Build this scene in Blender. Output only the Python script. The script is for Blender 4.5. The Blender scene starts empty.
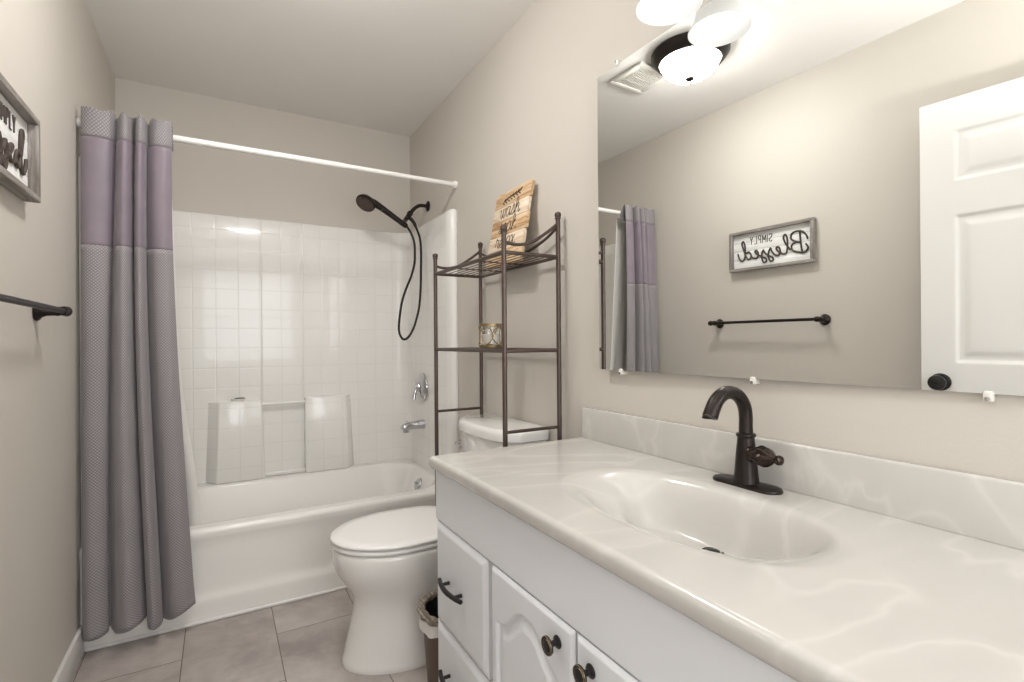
import bpy, bmesh, math, random
from mathutils import Vector, Matrix, noise

random.seed(7)
S = bpy.context.scene
C = S.collection
PI = math.pi

# ------------------------------------------------------------------ camera, light, exposure
YAW, ROLL, FPX = 0.5243, -0.0078, 505.8
cam_d = bpy.data.cameras.new('camera')
cam = bpy.data.objects.new('camera', cam_d)
C.objects.link(cam)
cam_d.sensor_width = 36
cam_d.lens = FPX / 1024 * 36
cam_d.shift_y = 0.0006
cam_d.clip_start = 0.02
_r = Vector((math.cos(YAW), -math.sin(YAW), 0))
_f = Vector((math.sin(YAW), math.cos(YAW), 0))
_u = Vector((0, 0, 1))
_R = _r * math.cos(ROLL) + _u * math.sin(ROLL)
_U = _u * math.cos(ROLL) - _r * math.sin(ROLL)
m = Matrix((_R, _U, -_f)).transposed().to_4x4()
m.translation = Vector((0.4424, 0, 1.1097))
cam.matrix_world = m
S.camera = cam

w = bpy.data.worlds.new('world')
S.world = w
w.use_nodes = True
w.node_tree.nodes['Background'].inputs[0].default_value = (1.0, 0.97, 0.93, 1)
w.node_tree.nodes['Background'].inputs[1].default_value = 1.0

def area_light(name, loc, rot, sx, sy, power, color):
    d = bpy.data.lights.new(name, 'AREA')
    d.shape = 'RECTANGLE'; d.size = sx; d.size_y = sy
    d.energy = power; d.color = color
    o = bpy.data.objects.new(name, d); C.objects.link(o)
    o.location = loc; o.rotation_euler = rot
    return o
# added fill lights, at an invented window behind the camera and outside the doorway
area_light('window_fill', (0.78, -1.26, 1.45), (math.radians(90), 0, 0), 1.16, 1.3, 26, (0.96, 0.98, 1.0))
area_light('hall_fill', (-0.75, -0.22, 1.2), (math.radians(90), 0, math.radians(-90)), 1.0, 1.9, 8, (1.0, 1.0, 1.0))
# the photographer's flash, bounced off the ceiling above the camera
fd = bpy.data.lights.new('bounce_flash', 'SPOT'); fd.energy = 108; fd.spot_size = math.radians(104); fd.spot_blend = 1.0
fd.shadow_soft_size = .06; fd.color = (1, .995, .985)
fo = bpy.data.objects.new('bounce_flash', fd); C.objects.link(fo)
fo.location = (.62, -.15, 1.45); fo.rotation_euler = (math.radians(180-24), 0, 0)
BULB, BOWL = 3.0, 58.0

vs = S.view_settings
vs.view_transform = 'Standard'; vs.look = 'None'; vs.gamma = 1; vs.use_curve_mapping = False
vs.exposure = 0.10

# ------------------------------------------------------------------ constants of the room
W, D, H = 1.52, 3.17, 2.443
YF = -1.15                      # wall behind the camera
TY = 2.362                      # front of the tub

# ------------------------------------------------------------------ materials
def lin(c):
    return tuple(((x/255)/12.92 if x/255 <= .04045 else ((x/255+.055)/1.055)**2.4) for x in c) + (1,)

class NT:
    def __init__(s, name):
        s.m = bpy.data.materials.new(name); s.m.use_nodes = True
        s.t = s.m.node_tree; s.b = s.t.nodes['Principled BSDF']
    def n(s, typ, **kw):
        nd = s.t.nodes.new(typ)
        for k, v in kw.items():
            if k.startswith('i_'):
                key = k[2:]
                nd.inputs[int(key) if key.isdigit() else key].default_value = v
            else: setattr(nd, k, v)
        return nd
    def l(s, a, b): s.t.links.new(a, b)
    def math(s, op, a, b=None, c=None):
        nd = s.t.nodes.new('ShaderNodeMath'); nd.operation = op
        for i, x in enumerate((a, b, c)):
            if x is None: continue
            if isinstance(x, (int, float)): nd.inputs[i].default_value = x
            else: s.l(x, nd.inputs[i])
        return nd.outputs[0]
    def mix(s, fac, a, b):
        nd = s.t.nodes.new('ShaderNodeMix'); nd.data_type = 'RGBA'
        for sock, x in ((nd.inputs[0], fac), (nd.inputs[6], a), (nd.inputs[7], b)):
            if isinstance(x, (int, float, tuple)): sock.default_value = x
            else: s.l(x, sock)
        return nd.outputs[2]
    def ramp(s, fac, stops):
        nd = s.t.nodes.new('ShaderNodeValToRGB')
        e = nd.color_ramp.elements
        while len(e) < len(stops): e.new(0.5)
        for q, (p, c) in zip(e, stops):
            q.position = p; q.color = c
        s.l(fac, nd.inputs[0]); return nd.outputs[0]
    def bump(s, h, strength=.3, dist=.001):
        nd = s.n('ShaderNodeBump'); nd.inputs['Strength'].default_value = strength
        nd.inputs['Distance'].default_value = dist
        s.l(h, nd.inputs['Height']); s.l(nd.outputs[0], s.b.inputs['Normal'])
        return nd
    def noise(s, scale, detail=2, coord='Object', rough=.5, vec=None, dist=0):
        nd = s.n('ShaderNodeTexNoise'); nd.inputs['Scale'].default_value = scale
        nd.inputs['Detail'].default_value = detail; nd.inputs['Roughness'].default_value = rough
        nd.inputs['Distortion'].default_value = dist
        if vec is None:
            tc = s.n('ShaderNodeTexCoord'); vec = tc.outputs[coord]
        s.l(vec, nd.inputs['Vector']); return nd.outputs[0]

def plain(name, col, rough=.5, metal=0, var=.04, scale=30, bump=0, coat=0, spec=.5, bscale=None):
    t = NT(name)
    c = lin(col)
    nz = t.noise(scale, 3)
    d = tuple(x*(1-var) for x in c[:3]) + (1,); e = tuple(min(1, x*(1+var)) for x in c[:3]) + (1,)
    t.l(t.mix(nz, d, e), t.b.inputs['Base Color'])
    t.b.inputs['Roughness'].default_value = rough
    t.b.inputs['Metallic'].default_value = metal
    t.b.inputs['Coat Weight'].default_value = coat
    t.b.inputs['Coat Roughness'].default_value = .05
    t.b.inputs['Specular IOR Level'].default_value = spec
    if bump: t.bump(t.noise(bscale or scale*3, 2), bump, .002)
    return t.m

M = {}
WALLC = (205, 199, 190)
M['wall'] = plain('greige_wall_paint', WALLC, .55, var=.02, scale=2, bump=.22, bscale=110, spec=.35)
M['ceiling'] = plain('white_ceiling_paint', (238, 235, 231), .7, var=.01, scale=2, bump=.25, bscale=70, spec=.2)
M['trim'] = plain('white_trim_paint', (236, 234, 231), .35, var=.01, scale=4)
M['cabinet'] = plain('white_cabinet_paint', (226, 228, 231), .38, var=.012, scale=4)
M['porcelain'] = plain('white_porcelain', (238, 237, 234), .12, var=.01, scale=3, coat=.6)
M['seat'] = plain('white_toilet_seat_plastic', (240, 239, 237), .22, var=.01, scale=3)
M['acrylic'] = plain('white_tub_acrylic', (241, 239, 235), .22, var=.012, scale=3, coat=.25)
M['bronze'] = plain('oil_rubbed_bronze', (50, 44, 42), .32, .75, var=.15, scale=60)
M['bronze_shiny'] = plain('bronze_handle', (58, 48, 43), .2, .8, var=.12, scale=60)
M['rack'] = plain('brown_metal_rack', (92, 79, 73), .38, .6, var=.06, scale=40)
M['black'] = plain('matte_black_metal', (38, 37, 37), .42, .4, var=.1, scale=60)
M['brass'] = plain('antique_brass_ring', (132, 116, 92), .35, .9, var=.1, scale=80)
M['gold'] = plain('gold_candle_filigree', (150, 132, 98), .35, .85, var=.15, scale=60)
M['chrome'] = plain('chrome', (200, 200, 203), .08, 1, var=.02)
M['rod'] = plain('white_rod_enamel', (240, 238, 234), .25, var=.01)
M['white_plastic'] = plain('white_plastic', (232, 229, 222), .4, var=.01)
M['dark_slot'] = plain('dark_vent_void', (84, 78, 76), .8)
M['wax'] = plain('white_candle_wax', (240, 234, 224), .4)
M['bag'] = plain('black_bin_liner', (30, 29, 30), .4, bump=.6, bscale=40)
M['white_bag'] = plain('white_bin_bag', (225, 222, 218), .45, bump=.5, bscale=40)
M['bin'] = plain('brown_bin', (92, 76, 66), .5)
M['ink'] = plain('dark_brown_lettering', (66, 54, 47), .55)
M['ink2'] = plain('black_brush_lettering', (58, 50, 44), .7)
M['liner'] = plain('white_curtain_liner', (236, 233, 228), .4, bump=.2, bscale=6)

def mat_floor():
    t = NT('porcelain_floor_tile')
    tc = t.n('ShaderNodeTexCoord'); sp = t.n('ShaderNodeSeparateXYZ')
    t.l(tc.outputs['Object'], sp.inputs[0])
    x, y = sp.outputs[0], sp.outputs[1]
    pw, pl = 0.303, 0.606
    u = t.math('DIVIDE', t.math('SUBTRACT', x, 0.018), pw)
    col = t.math('FLOOR', u)
    fu = t.math('FRACT', u)
    par = t.math('FLOORED_MODULO', col, 2)
    off = t.math('MULTIPLY', par, 0.5)
    v = t.math('ADD', t.math('DIVIDE', t.math('SUBTRACT', y, 2.125), pl), off)
    row = t.math('FLOOR', v); fv = t.math('FRACT', v)
    du = t.math('MULTIPLY', t.math('MINIMUM', fu, t.math('SUBTRACT', 1, fu)), pw)
    dv = t.math('MULTIPLY', t.math('MINIMUM', fv, t.math('SUBTRACT', 1, fv)), pl)
    d = t.math('MINIMUM', du, dv)
    g = t.math('LESS_THAN', d, 0.0016)
    cmb = t.n('ShaderNodeCombineXYZ'); t.l(col, cmb.inputs[0]); t.l(row, cmb.inputs[1])
    wn = t.n('ShaderNodeTexWhiteNoise'); t.l(cmb.outputs[0], wn.inputs[0])
    vm = t.n('ShaderNodeVectorMath', operation='ADD'); t.l(tc.outputs['Object'], vm.inputs[0])
    sc = t.n('ShaderNodeVectorMath', operation='SCALE'); t.l(wn.outputs[1], sc.inputs[0]); sc.inputs['Scale'].default_value = 9
    t.l(sc.outputs[0], vm.inputs[1])
    n1 = t.noise(3.2, 5, vec=vm.outputs[0], rough=.6, dist=.4)
    n2 = t.noise(13, 4, vec=vm.outputs[0], rough=.65)
    f = t.math('ADD', t.math('MULTIPLY', n1, .7), t.math('MULTIPLY', n2, .3))
    base = t.ramp(f, [(.34, lin((152, 142, 138))), (.5, lin((176, 167, 162))), (.64, lin((194, 186, 181)))])
    t.l(t.mix(g, base, lin((104, 90, 78))), t.b.inputs['Base Color'])
    t.b.inputs['Roughness'].default_value = .42
    t.bump(t.math('MULTIPLY', t.math('SUBTRACT', 1, g), 1), .4, .001)
    return t.m
M['floor'] = mat_floor()

def mat_marble():
    t = NT('cultured_marble')
    tc = t.n('ShaderNodeTexCoord')
    mp = t.n('ShaderNodeMapping'); t.l(tc.outputs['Object'], mp.inputs[0])
    mp.inputs['Rotation'].default_value = (0.3, 0.2, 0.75); mp.inputs['Scale'].default_value = (1, 2.6, 1.4)
    n1 = t.noise(1.5, 3, vec=mp.outputs[0], rough=.45, dist=1.2)
    v1 = t.math('ABSOLUTE', t.math('SUBTRACT', n1, .5))
    vein = t.ramp(v1, [(0, (1, 1, 1, 1)), (.03, (.25, .25, .25, 1)), (.09, (0, 0, 0, 1))])
    n3 = t.noise(3.0, 3, vec=mp.outputs[0], dist=.8)
    base = t.mix(n3, lin((194, 191, 185)), lin((205, 202, 197)))
    msk = t.math('MULTIPLY', vein, t.math('MULTIPLY', t.noise(1.6, 2), .55))
    t.l(t.mix(msk, base, lin((234, 231, 226))), t.b.inputs['Base Color'])
    t.b.inputs['Roughness'].default_value = .2
    t.b.inputs['Coat Weight'].default_value = .3; t.b.inputs['Coat Roughness'].default_value = .08
    return t.m
M['marble'] = mat_marble()

def mat_tile_wall():          # moulded four-inch squares on the surround, uv in metres
    t = NT('moulded_surround_tile')
    uv = t.n('ShaderNodeUVMap', uv_map='UVMap'); sp = t.n('ShaderNodeSeparateXYZ'); t.l(uv.outputs[0], sp.inputs[0])
    p = .1065
    def grid(v, off):
        q = t.math('FRACT', t.math('DIVIDE', t.math('ADD', v, off), p))
        return t.math('MULTIPLY', t.math('MINIMUM', q, t.math('SUBTRACT', 1, q)), p)
    d = t.math('MINIMUM', grid(sp.outputs[0], .0), grid(sp.outputs[1], -.02))
    mr = t.n('ShaderNodeMapRange'); mr.interpolation_type = 'SMOOTHSTEP'
    t.l(d, mr.inputs[0]); mr.inputs[1].default_value = .0; mr.inputs[2].default_value = .0055
    # blank band near the open edge of the side panels carries no squares
    h = mr.outputs[0]
    nz = t.noise(11, 2)
    hh = t.math('ADD', h, t.math('MULTIPLY', nz, 2.6))
    t.l(t.mix(h, lin((236, 234, 229)), lin((242, 240, 236))), t.b.inputs['Base Color'])
    t.b.inputs['Roughness'].default_value = .24
    t.b.inputs['Coat Weight'].default_value = .3
    t.bump(hh, .32, .0013)
    return t.m
M['tile'] = mat_tile_wall()

def mat_waffle():
    t = NT('grey_waffle_weave')
    uv = t.n('ShaderNodeUVMap', uv_map='UVMap'); sp = t.n('ShaderNodeSeparateXYZ'); t.l(uv.outputs[0], sp.inputs[0])
    k = 2*PI/.0108
    a = t.math('SINE', t.math('MULTIPLY', sp.outputs[0], k))
    b = t.math('SINE', t.math('MULTIPLY', sp.outputs[1], k))
    s_ = t.math('ADD', t.math('MULTIPLY', t.math('MULTIPLY', a, b), .5), .5)
    s2 = t.math('POWER', s_, 2.0)
    nz = t.noise(5, 2)
    base = t.mix(nz, lin((112, 107, 110)), lin((129, 123, 126)))
    t.l(t.mix(s2, base, lin((174, 169, 171))), t.b.inputs['Base Color'])
    t.b.inputs['Roughness'].default_value = .6
    t.b.inputs['Sheen Weight'].default_value = .2
    t.bump(s_, .5, .001)
    return t.m
M['waffle'] = mat_waffle()

def mat_satin():
    t = NT('mauve_satin_band')
    nz = t.noise(14, 3)
    t.l(t.mix(nz, lin((122, 112, 123)), lin((140, 128, 138))), t.b.inputs['Base Color'])
    t.b.inputs['Roughness'].default_value = .34
    t.b.inputs['Sheen Weight'].default_value = .3
    t.b.inputs['Anisotropic'].default_value = .4
    return t.m
M['satin'] = mat_satin()

def mat_wood(name, c1, c2, c3, axis='Y', scale=6):
    t = NT(name)
    tc = t.n('ShaderNodeTexCoord'); mp = t.n('ShaderNodeMapping'); t.l(tc.outputs['Object'], mp.inputs[0])
    s = {'Y': (12, 1, 12), 'Z': (12, 12, 1), 'X': (1, 12, 12)}[axis]
    mp.inputs['Scale'].default_value = s
    n1 = t.noise(scale, 4, vec=mp.outputs[0], rough=.6, dist=.6)
    t.l(t.ramp(n1, [(.34, lin(c1)), (.5, lin(c2)), (.66, lin(c3))]), t.b.inputs['Base Color'])
    t.b.inputs['Roughness'].default_value = .7
    t.bump(n1, .25, .001)
    return t.m
M['grey_wood'] = mat_wood('weathered_grey_wood', (118, 111, 105), (146, 140, 134), (172, 167, 161), 'Y')
M['grey_wood_v'] = mat_wood('weathered_grey_wood_upright', (108, 100, 96), (136, 129, 124), (165, 160, 156), 'Z')
M['white_wood'] = mat_wood('whitewashed_board', (226, 225, 223), (236, 236, 235), (244, 244, 243), 'Y')
M['pine_tan'] = mat_wood('tan_pine_plank', (166, 124, 82), (204, 172, 134), (222, 200, 168), 'Y', 5)
M['pine_wash'] = mat_wood('whitewashed_pine_plank', (190, 158, 122), (222, 203, 178), (232, 220, 202), 'Y', 5)
M['rope'] = mat_wood('grey_rope_rim', (84, 74, 64), (126, 114, 100), (168, 160, 148), 'Y', 9)

def mat_mirror():
    t = NT('mirror_silver')
    t.b.inputs['Metallic'].default_value = 1; t.b.inputs['Roughness'].default_value = 0
    t.b.inputs['Base Color'].default_value = (.90, .91, .895, 1)
    return t.m
M['mirror'] = mat_mirror()
def mat_glass(name, col=(1, 1, 1, 1), rough=0.02, alpha=1):
    t = NT(name)
    t.b.inputs['Base Color'].default_value = col
    t.b.inputs['Transmission Weight'].default_value = 1; t.b.inputs['Roughness'].default_value = rough
    t.b.inputs['IOR'].default_value = 1.45
    return t.m
M['clear'] = mat_glass('clear_plastic')
M['clip'] = plain('milky_clip_plastic', (225, 222, 214), .25, coat=.5)
def mat_emit(name, col, strength, base=(.9, .9, .88, 1), noisy=None, rough=.3):
    t = NT(name)
    t.b.inputs['Base Color'].default_value = base
    t.b.inputs['Roughness'].default_value = rough
    if noisy:
        nz = t.noise(noisy, 2)
        t.l(t.mix(nz, lin((255, 226, 190)), col), t.b.inputs['Emission Color'])
    else: t.b.inputs['Emission Color'].default_value = col
    t.b.inputs['Emission Strength'].default_value = strength
    return t.m
M['bulb'] = mat_emit('lit_bulb', (1, .98, .95, 1), BULB)
M['bowl_glass'] = mat_emit('lit_frosted_bowl', (1, .98, .955, 1), BOWL)
M['shade_glass'] = mat_emit('frosted_shade_glass', (1, .985, .96, 1), .40, base=(.62, .615, .60, 1))
M['pane'] = mat_glass('window_glass')

# ------------------------------------------------------------------ mesh helpers
def link(name, me, mat, parent=None, sharp=35, smooth=True):
    o = bpy.data.objects.new(name, me); C.objects.link(o)
    for mm in (mat if isinstance(mat, (list, tuple)) else [mat]): me.materials.append(mm)
    if smooth:
        me.shade_smooth()
        me.set_sharp_from_angle(angle=math.radians(sharp))
    if parent: o.parent = parent
    return o

class MB:
    def __init__(s): s.bm = bmesh.new()
    def box(s, x0, x1, y0, y1, z0, z1, bev=0, seg=2, mat=None, mi=0):
        g = bmesh.new()
        bmesh.ops.create_cube(g, size=1)
        for v in g.verts:
            v.co = Vector(((x0+x1)/2 + v.co.x*(x1-x0), (y0+y1)/2 + v.co.y*(y1-y0), (z0+z1)/2 + v.co.z*(z1-z0)))
        if bev: bmesh.ops.bevel(g, geom=g.edges[:], offset=bev, segments=seg, affect='EDGES', profile=.5)
        s._add(g, mat, mi); return s
    def _add(s, g, mat=None, mi=0):
        if mat is not None: bmesh.ops.transform(g, matrix=mat, verts=g.verts)
        for f in g.faces: f.material_index = mi
        me = bpy.data.meshes.new('t'); g.to_mesh(me); g.free()
        s.bm.from_mesh(me); bpy.data.meshes.remove(me)
    def tube(s, pts, r, n=12, res=0, cap=True, mat=None, closed=False, squash=1, mi=0):
        P = [Vector(p) for p in pts]
        R = list(r) if isinstance(r, (list, tuple)) else [r]*len(P)
        if res:
            P, R = catmull(P, R, res, closed)
        g = bmesh.new(); rings = []
        N = len(P); prev = None
        for i, p in enumerate(P):
            a = P[i-1] if (i or closed) else P[i]; b = P[(i+1) % N] if (i < N-1 or closed) else P[i]
            tng = (b-a).normalized()
            if prev is None:
                ref = Vector((0, 0, 1)) if abs(tng.z) < .9 else Vector((1, 0, 0))
                nx = tng.cross(ref).normalized()
            else:
                nx = (prev - tng*prev.dot(tng)).normalized()
            prev = nx; ny = tng.cross(nx)
            rings.append([g.verts.new(p + nx*R[i]*math.cos(2*PI*k/n)*squash + ny*R[i]*math.sin(2*PI*k/n)) for k in range(n)])
        for i in range(N if closed else N-1):
            A, B = rings[i], rings[(i+1) % N]
            for k in range(n): g.faces.new((A[k], A[(k+1) % n], B[(k+1) % n], B[k]))
        if cap and not closed:
            g.faces.new(rings[0][::-1]); g.faces.new(rings[-1])
        bmesh.ops.recalc_face_normals(g, faces=g.faces)
        s._add(g, mat, mi); return s
    def lathe(s, prof, n=32, mat=None, closed=False, mi=0):     # profile (r, z) about z
        g = bmesh.new(); rings = []
        for r, z in prof:
            if r < 1e-6: rings.append([g.verts.new((0, 0, z))])
            else: rings.append([g.verts.new((r*math.cos(2*PI*k/n), r*math.sin(2*PI*k/n), z)) for k in range(n)])
        L = len(rings)
        for i in range(L if closed else L-1):
            A, B = rings[i], rings[(i+1) % L]
            for k in range(n):
                k2 = (k+1) % n
                if len(A) == 1 and len(B) == 1: continue
                if len(A) == 1: g.faces.new((A[0], B[k2], B[k]))
                elif len(B) == 1: g.faces.new((A[k], A[k2], B[0]))
                else: g.faces.new((A[k], A[k2], B[k2], B[k]))
        bmesh.ops.recalc_face_normals(g, faces=g.faces)
        s._add(g, mat, mi); return s
    def loft(s, rings, cap0=True, cap1=True, mat=None, mi=0):
        g = bmesh.new(); V = [[g.verts.new(p) for p in r] for r in rings]
        n = len(V[0])
        for A, B in zip(V, V[1:]):
            for k in range(n): g.faces.new((A[k], A[(k+1) % n], B[(k+1) % n], B[k]))
        if cap0: g.faces.new(V[0][::-1])
        if cap1: g.faces.new(V[-1])
        bmesh.ops.recalc_face_normals(g, faces=g.faces)
        s._add(g, mat, mi); return s
    def prism(s, poly, z0, z1, mat=None, bev=0, mi=0):
        g = bmesh.new(); a = [g.verts.new((x, y, z0)) for x, y in poly]; b = [g.verts.new((x, y, z1)) for x, y in poly]
        n = len(poly)
        g.faces.new(a[::-1]); g.faces.new(b)
        for k in range(n): g.faces.new((a[k], a[(k+1) % n], b[(k+1) % n], b[k]))
        bmesh.ops.recalc_face_normals(g, faces=g.faces)
        if bev: bmesh.ops.bevel(g, geom=g.edges[:], offset=bev, segments=2, affect='EDGES', profile=.5)
        s._add(g, mat, mi); return s
    def slab(s, us, vs, front, back=None, mat=None, mi=0):
        """grid front(u,v)->Vector; back(u,v)->Vector closes it to a solid"""
        g = bmesh.new()
        F = [[g.verts.new(front(u, v)) for v in vs] for u in us]
        nu, nv = len(us), len(vs)
        for i in range(nu-1):
            for j in range(nv-1):
                g.faces.new((F[i][j], F[i+1][j], F[i+1][j+1], F[i][j+1]))
        if back:
            idx = [(i, 0) for i in range(nu)] + [(nu-1, j) for j in range(1, nv)] + [(i, nv-1) for i in range(nu-2, -1, -1)] + [(0, j) for j in range(nv-2, 0, -1)]
            Bk = [g.verts.new(back(us[i], vs[j])) for i, j in idx]
            n = len(idx)
            for k in range(n):
                i, j = idx[k]; i2, j2 = idx[(k+1) % n]
                g.faces.new((F[i2][j2], F[i][j], Bk[k], Bk[(k+1) % n]))
            g.faces.new(Bk)
        bmesh.ops.recalc_face_normals(g, faces=g.faces)
        s._add(g, mat, mi); return s
    def obj(s, name, mat, parent=None, sharp=35, smooth=True):
        me = bpy.data.meshes.new(name); s.bm.to_mesh(me); s.bm.free()
        return link(name, me, mat, parent, sharp, smooth)

def catmull(P, R, res, closed=False):
    N = len(P); out = []; ro = []
    rng = range(N) if closed else range(N-1)
    for i in rng:
        if closed: p0, p1, p2, p3 = P[i-1], P[i], P[(i+1) % N], P[(i+2) % N]
        else: p0, p1, p2, p3 = P[max(i-1, 0)], P[i], P[i+1], P[min(i+2, N-1)]
        r1, r2 = R[i], R[(i+1) % N]
        for k in range(res):
            t = k/res
            out.append(.5*((2*p1) + (p2-p0)*t + (2*p0-5*p1+4*p2-p3)*t*t + (3*p1-p0-3*p2+p3)*t**3))
            ro.append(r1+(r2-r1)*t)
    if not closed: out.append(P[-1].copy()); ro.append(R[-1])
    return out, ro

def lerp(a, b, t): return a+(b-a)*t
def sst(a, b, x):
    t = max(0, min(1, (x-a)/(b-a))); return t*t*(3-2*t)
def linsp(a, b, n): return [a+(b-a)*i/(n-1) for i in range(n)]
def T(x, y, z): return Matrix.Translation((x, y, z))
def RX(a): return Matrix.Rotation(a, 4, 'X')
def RY(a): return Matrix.Rotation(a, 4, 'Y')
def RZ(a): return Matrix.Rotation(a, 4, 'Z')

def thing(name, label, cat, loc=(0, 0, 0), group=None):
    o = bpy.data.objects.new(name, None); C.objects.link(o); o.location = (0, 0, 0)
    o.empty_display_size = .05
    o['label'] = label; o['category'] = cat
    if group: o['group'] = group
    o['_base'] = 1
    BASES.append((o, loc)); return o
BASES = []
def tag(o, label, cat, group=None):
    o['label'] = label; o['category'] = cat
    if group: o['group'] = group
    return o
def struct(o, label=None, cat=None):
    o['kind'] = 'structure'
    if label: o['label'] = label
    if cat: o['category'] = cat
    return o

# ------------------------------------------------------------------ room shell
TH = .12
struct(MB().box(-1.6, W+TH, YF-TH, D+TH, -.1, 0).obj('floor', M['floor'], smooth=False), 'greige porcelain plank-shaped floor tiles with thin dark grout', 'floor')
struct(MB().box(-TH, W+TH, YF-TH, D+TH, H, H+.1).obj('ceiling', M['ceiling'], smooth=False), 'smooth white bathroom ceiling', 'ceiling')
DY0, DY1, DZ = -.66, .112, 2.045    # doorway in the left wall
b = MB()
b.box(-TH, 0, YF-TH, DY0, 0, H); b.box(-TH, 0, DY0, DY1, DZ, H); b.box(-TH, 0, DY1, D+TH, 0, H)
struct(b.obj('wall_left', M['wall'], smooth=False), 'greige painted wall behind the shower curtain and towel bar', 'wall')
struct(MB().box(W, W+TH, YF-TH, D+TH, 0, H).obj('wall_right', M['wall'], smooth=False), 'greige painted wall carrying the mirror', 'wall')
struct(MB().box(0, W, D, D+TH, 0, H).obj('wall_back', M['wall'], smooth=False), 'greige painted wall above the tub surround', 'wall')
wx0, wx1, wz0, wz1 = .22, 1.34, .85, 2.08
b = MB()
b.box(0, wx0, YF-TH, YF, 0, H); b.box(wx1, W, YF-TH, YF, 0, H); b.box(wx0, wx1, YF-TH, YF, 0, wz0); b.box(wx0, wx1, YF-TH, YF, wz1, H)
struct(b.obj('wall_front', M['wall'], smooth=False), 'greige painted wall behind the camera with an added window', 'wall')
win = bpy.data.objects.new('added_window_1', None); C.objects.link(win); struct(win, 'added white framed window behind the camera, out of view', 'window')  # unseen window, invented as an opening for the fill light
b = MB()
for a in ((wx0, wx0+.05, wz0, wz1), (wx1-.05, wx1, wz0, wz1), (wx0+.05, wx1-.05, wz0, wz0+.05), (wx0+.05, wx1-.05, wz1-.05, wz1), (wx0+.05, wx1-.05, 1.44, 1.48)):
    b.box(a[0], a[1], YF-.09, YF-.04, a[2], a[3], .004)
b.obj('added_window_frame', M['trim'], win)
MB().box(wx0-.04, wx1+.04, YF-.04, YF+.03, wz0-.03, wz0, .006).obj('added_window_sill', M['trim'], win)

def baseboard(name, x0, x1, y0, y1, label):
    o = MB().box(x0, x1, y0, y1, 0, .105, .005).obj(name, M['trim'])
    struct(o, label, 'baseboard')
baseboard('baseboard_left', 0, .014, DY1+.07, TY-.012, 'white baseboard along the left wall')
baseboard('baseboard_right', W-.014, W, 1.375, TY-.012, 'white baseboard behind the toilet')
baseboard('baseboard_front', .0, W, YF, YF+.014, 'white baseboard under the added window')
b = MB()
b.box(0, .018, DY1-.01, DY1+.055, 0, DZ+.065, .004); b.box(0, .018, DY0-.055, DY0+.01, 0, DZ+.065, .004)
b.box(0, .018, DY0+.01, DY1-.01, DZ, DZ+.065, .004)
b.box(-TH, 0, DY1-.012, DY1+.0, 0, DZ, 0); b.box(-TH, 0, DY0, DY0+.012, 0, DZ, 0); b.box(-TH, 0, DY0, DY1, DZ-.012, DZ, 0)
struct(b.obj('trim_1', M['trim']), 'white door casing', 'trim')
# hallway outside the doorway
struct(MB().box(-1.6, -1.5, YF-TH, 1.2, 0, H).obj('wall_hall', M['wall'], smooth=False), 'greige hallway wall', 'wall')

# ------------------------------------------------------------------ six panel door, open beside the left wall
door = bpy.data.objects.new('door_1', None); C.objects.link(door)
struct(door, 'white six panel door standing open, seen in the mirror', 'door')
DWD, DH, DT = .765, 2.02, .035
def rel_panel(d, deep=.008):
    if d <= 0: return 0
    if d < .012: return -deep*sst(0, .012, d)
    if d < .02: return -deep
    if d < .05: return -deep + deep*.8*sst(.02, .05, d)
    return -deep*.2
def door_relief(y, z):
    best = 0
    for a0, a1 in ((.105, .345), (.42, .66)):
        for z0, z1 in ((.24, .83), (1.0, 1.57), (1.70, 1.895)):
            d = min(y-a0, a1-y, z-z0, z1-z)
            if d > 0: best = rel_panel(d)
    return best
def crowd(a, b, marks, base, w=.06, fine=.004):
    out = set(round(x, 5) for x in linsp(a, b, base))
    for mk in marks:
        k = -w
        while k <= w:
            if a < mk+k < b: out.add(round(mk+k, 5))
            k += fine
    o = sorted(out); r = [o[0]]
    for x in o[1:]:
        if x-r[-1] > .0012 or x == o[-1]: r.append(x)
    return r
us = crowd(0, DWD, [.105, .345, .42, .66], 14, .052, .005)
vs_ = crowd(0, DH, [.24, .83, 1.0, 1.57, 1.70, 1.895], 20, .052, .005)
dd = Vector((.096-.034, .868-.150, 0)); ang = math.atan2(dd.y, dd.x)   # leaf direction from hinge
hinge = Vector((.034, .118, .014))
ex = Vector((math.cos(ang), math.sin(ang), 0)); en = Vector((ex.y, -ex.x, 0))
def dpos(a, n, z): return hinge + ex*a + en*n + Vector((0, 0, z))
b = MB()
b.slab(us, vs_, lambda u, v: dpos(DWD-u, DT/2+door_relief(u, v), v), lambda u, v: dpos(DWD-u, -DT/2, v))
b.obj('door_leaf', M['trim'], door)
Mdoor = Matrix((ex, Vector((0, 0, 1)), en)).transposed().to_4x4()
def knob_at(side):
    mt = Matrix.Translation(dpos(DWD-.06, 0, .925)) @ Matrix((ex, Vector((0, 0, 1)), en*side)).transposed().to_4x4()
    b = MB()
    b.lathe([(0, DT/2), (.033, DT/2), (.034, DT/2+.004), (.030, DT/2+.008), (.018, DT/2+.010), (.013, DT/2+.016), (.012, DT/2+.03), (.020, DT/2+.036),
             (.028, DT/2+.044), (.0295, DT/2+.052), (.027, DT/2+.060), (.018, DT/2+.065), (.008, DT/2+.0665), (.007, DT/2+.064), (0, DT/2+.064)], 32, mt)
    b.obj('door_handle', M['black'], door)
knob_at(1); knob_at(-1)

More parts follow.
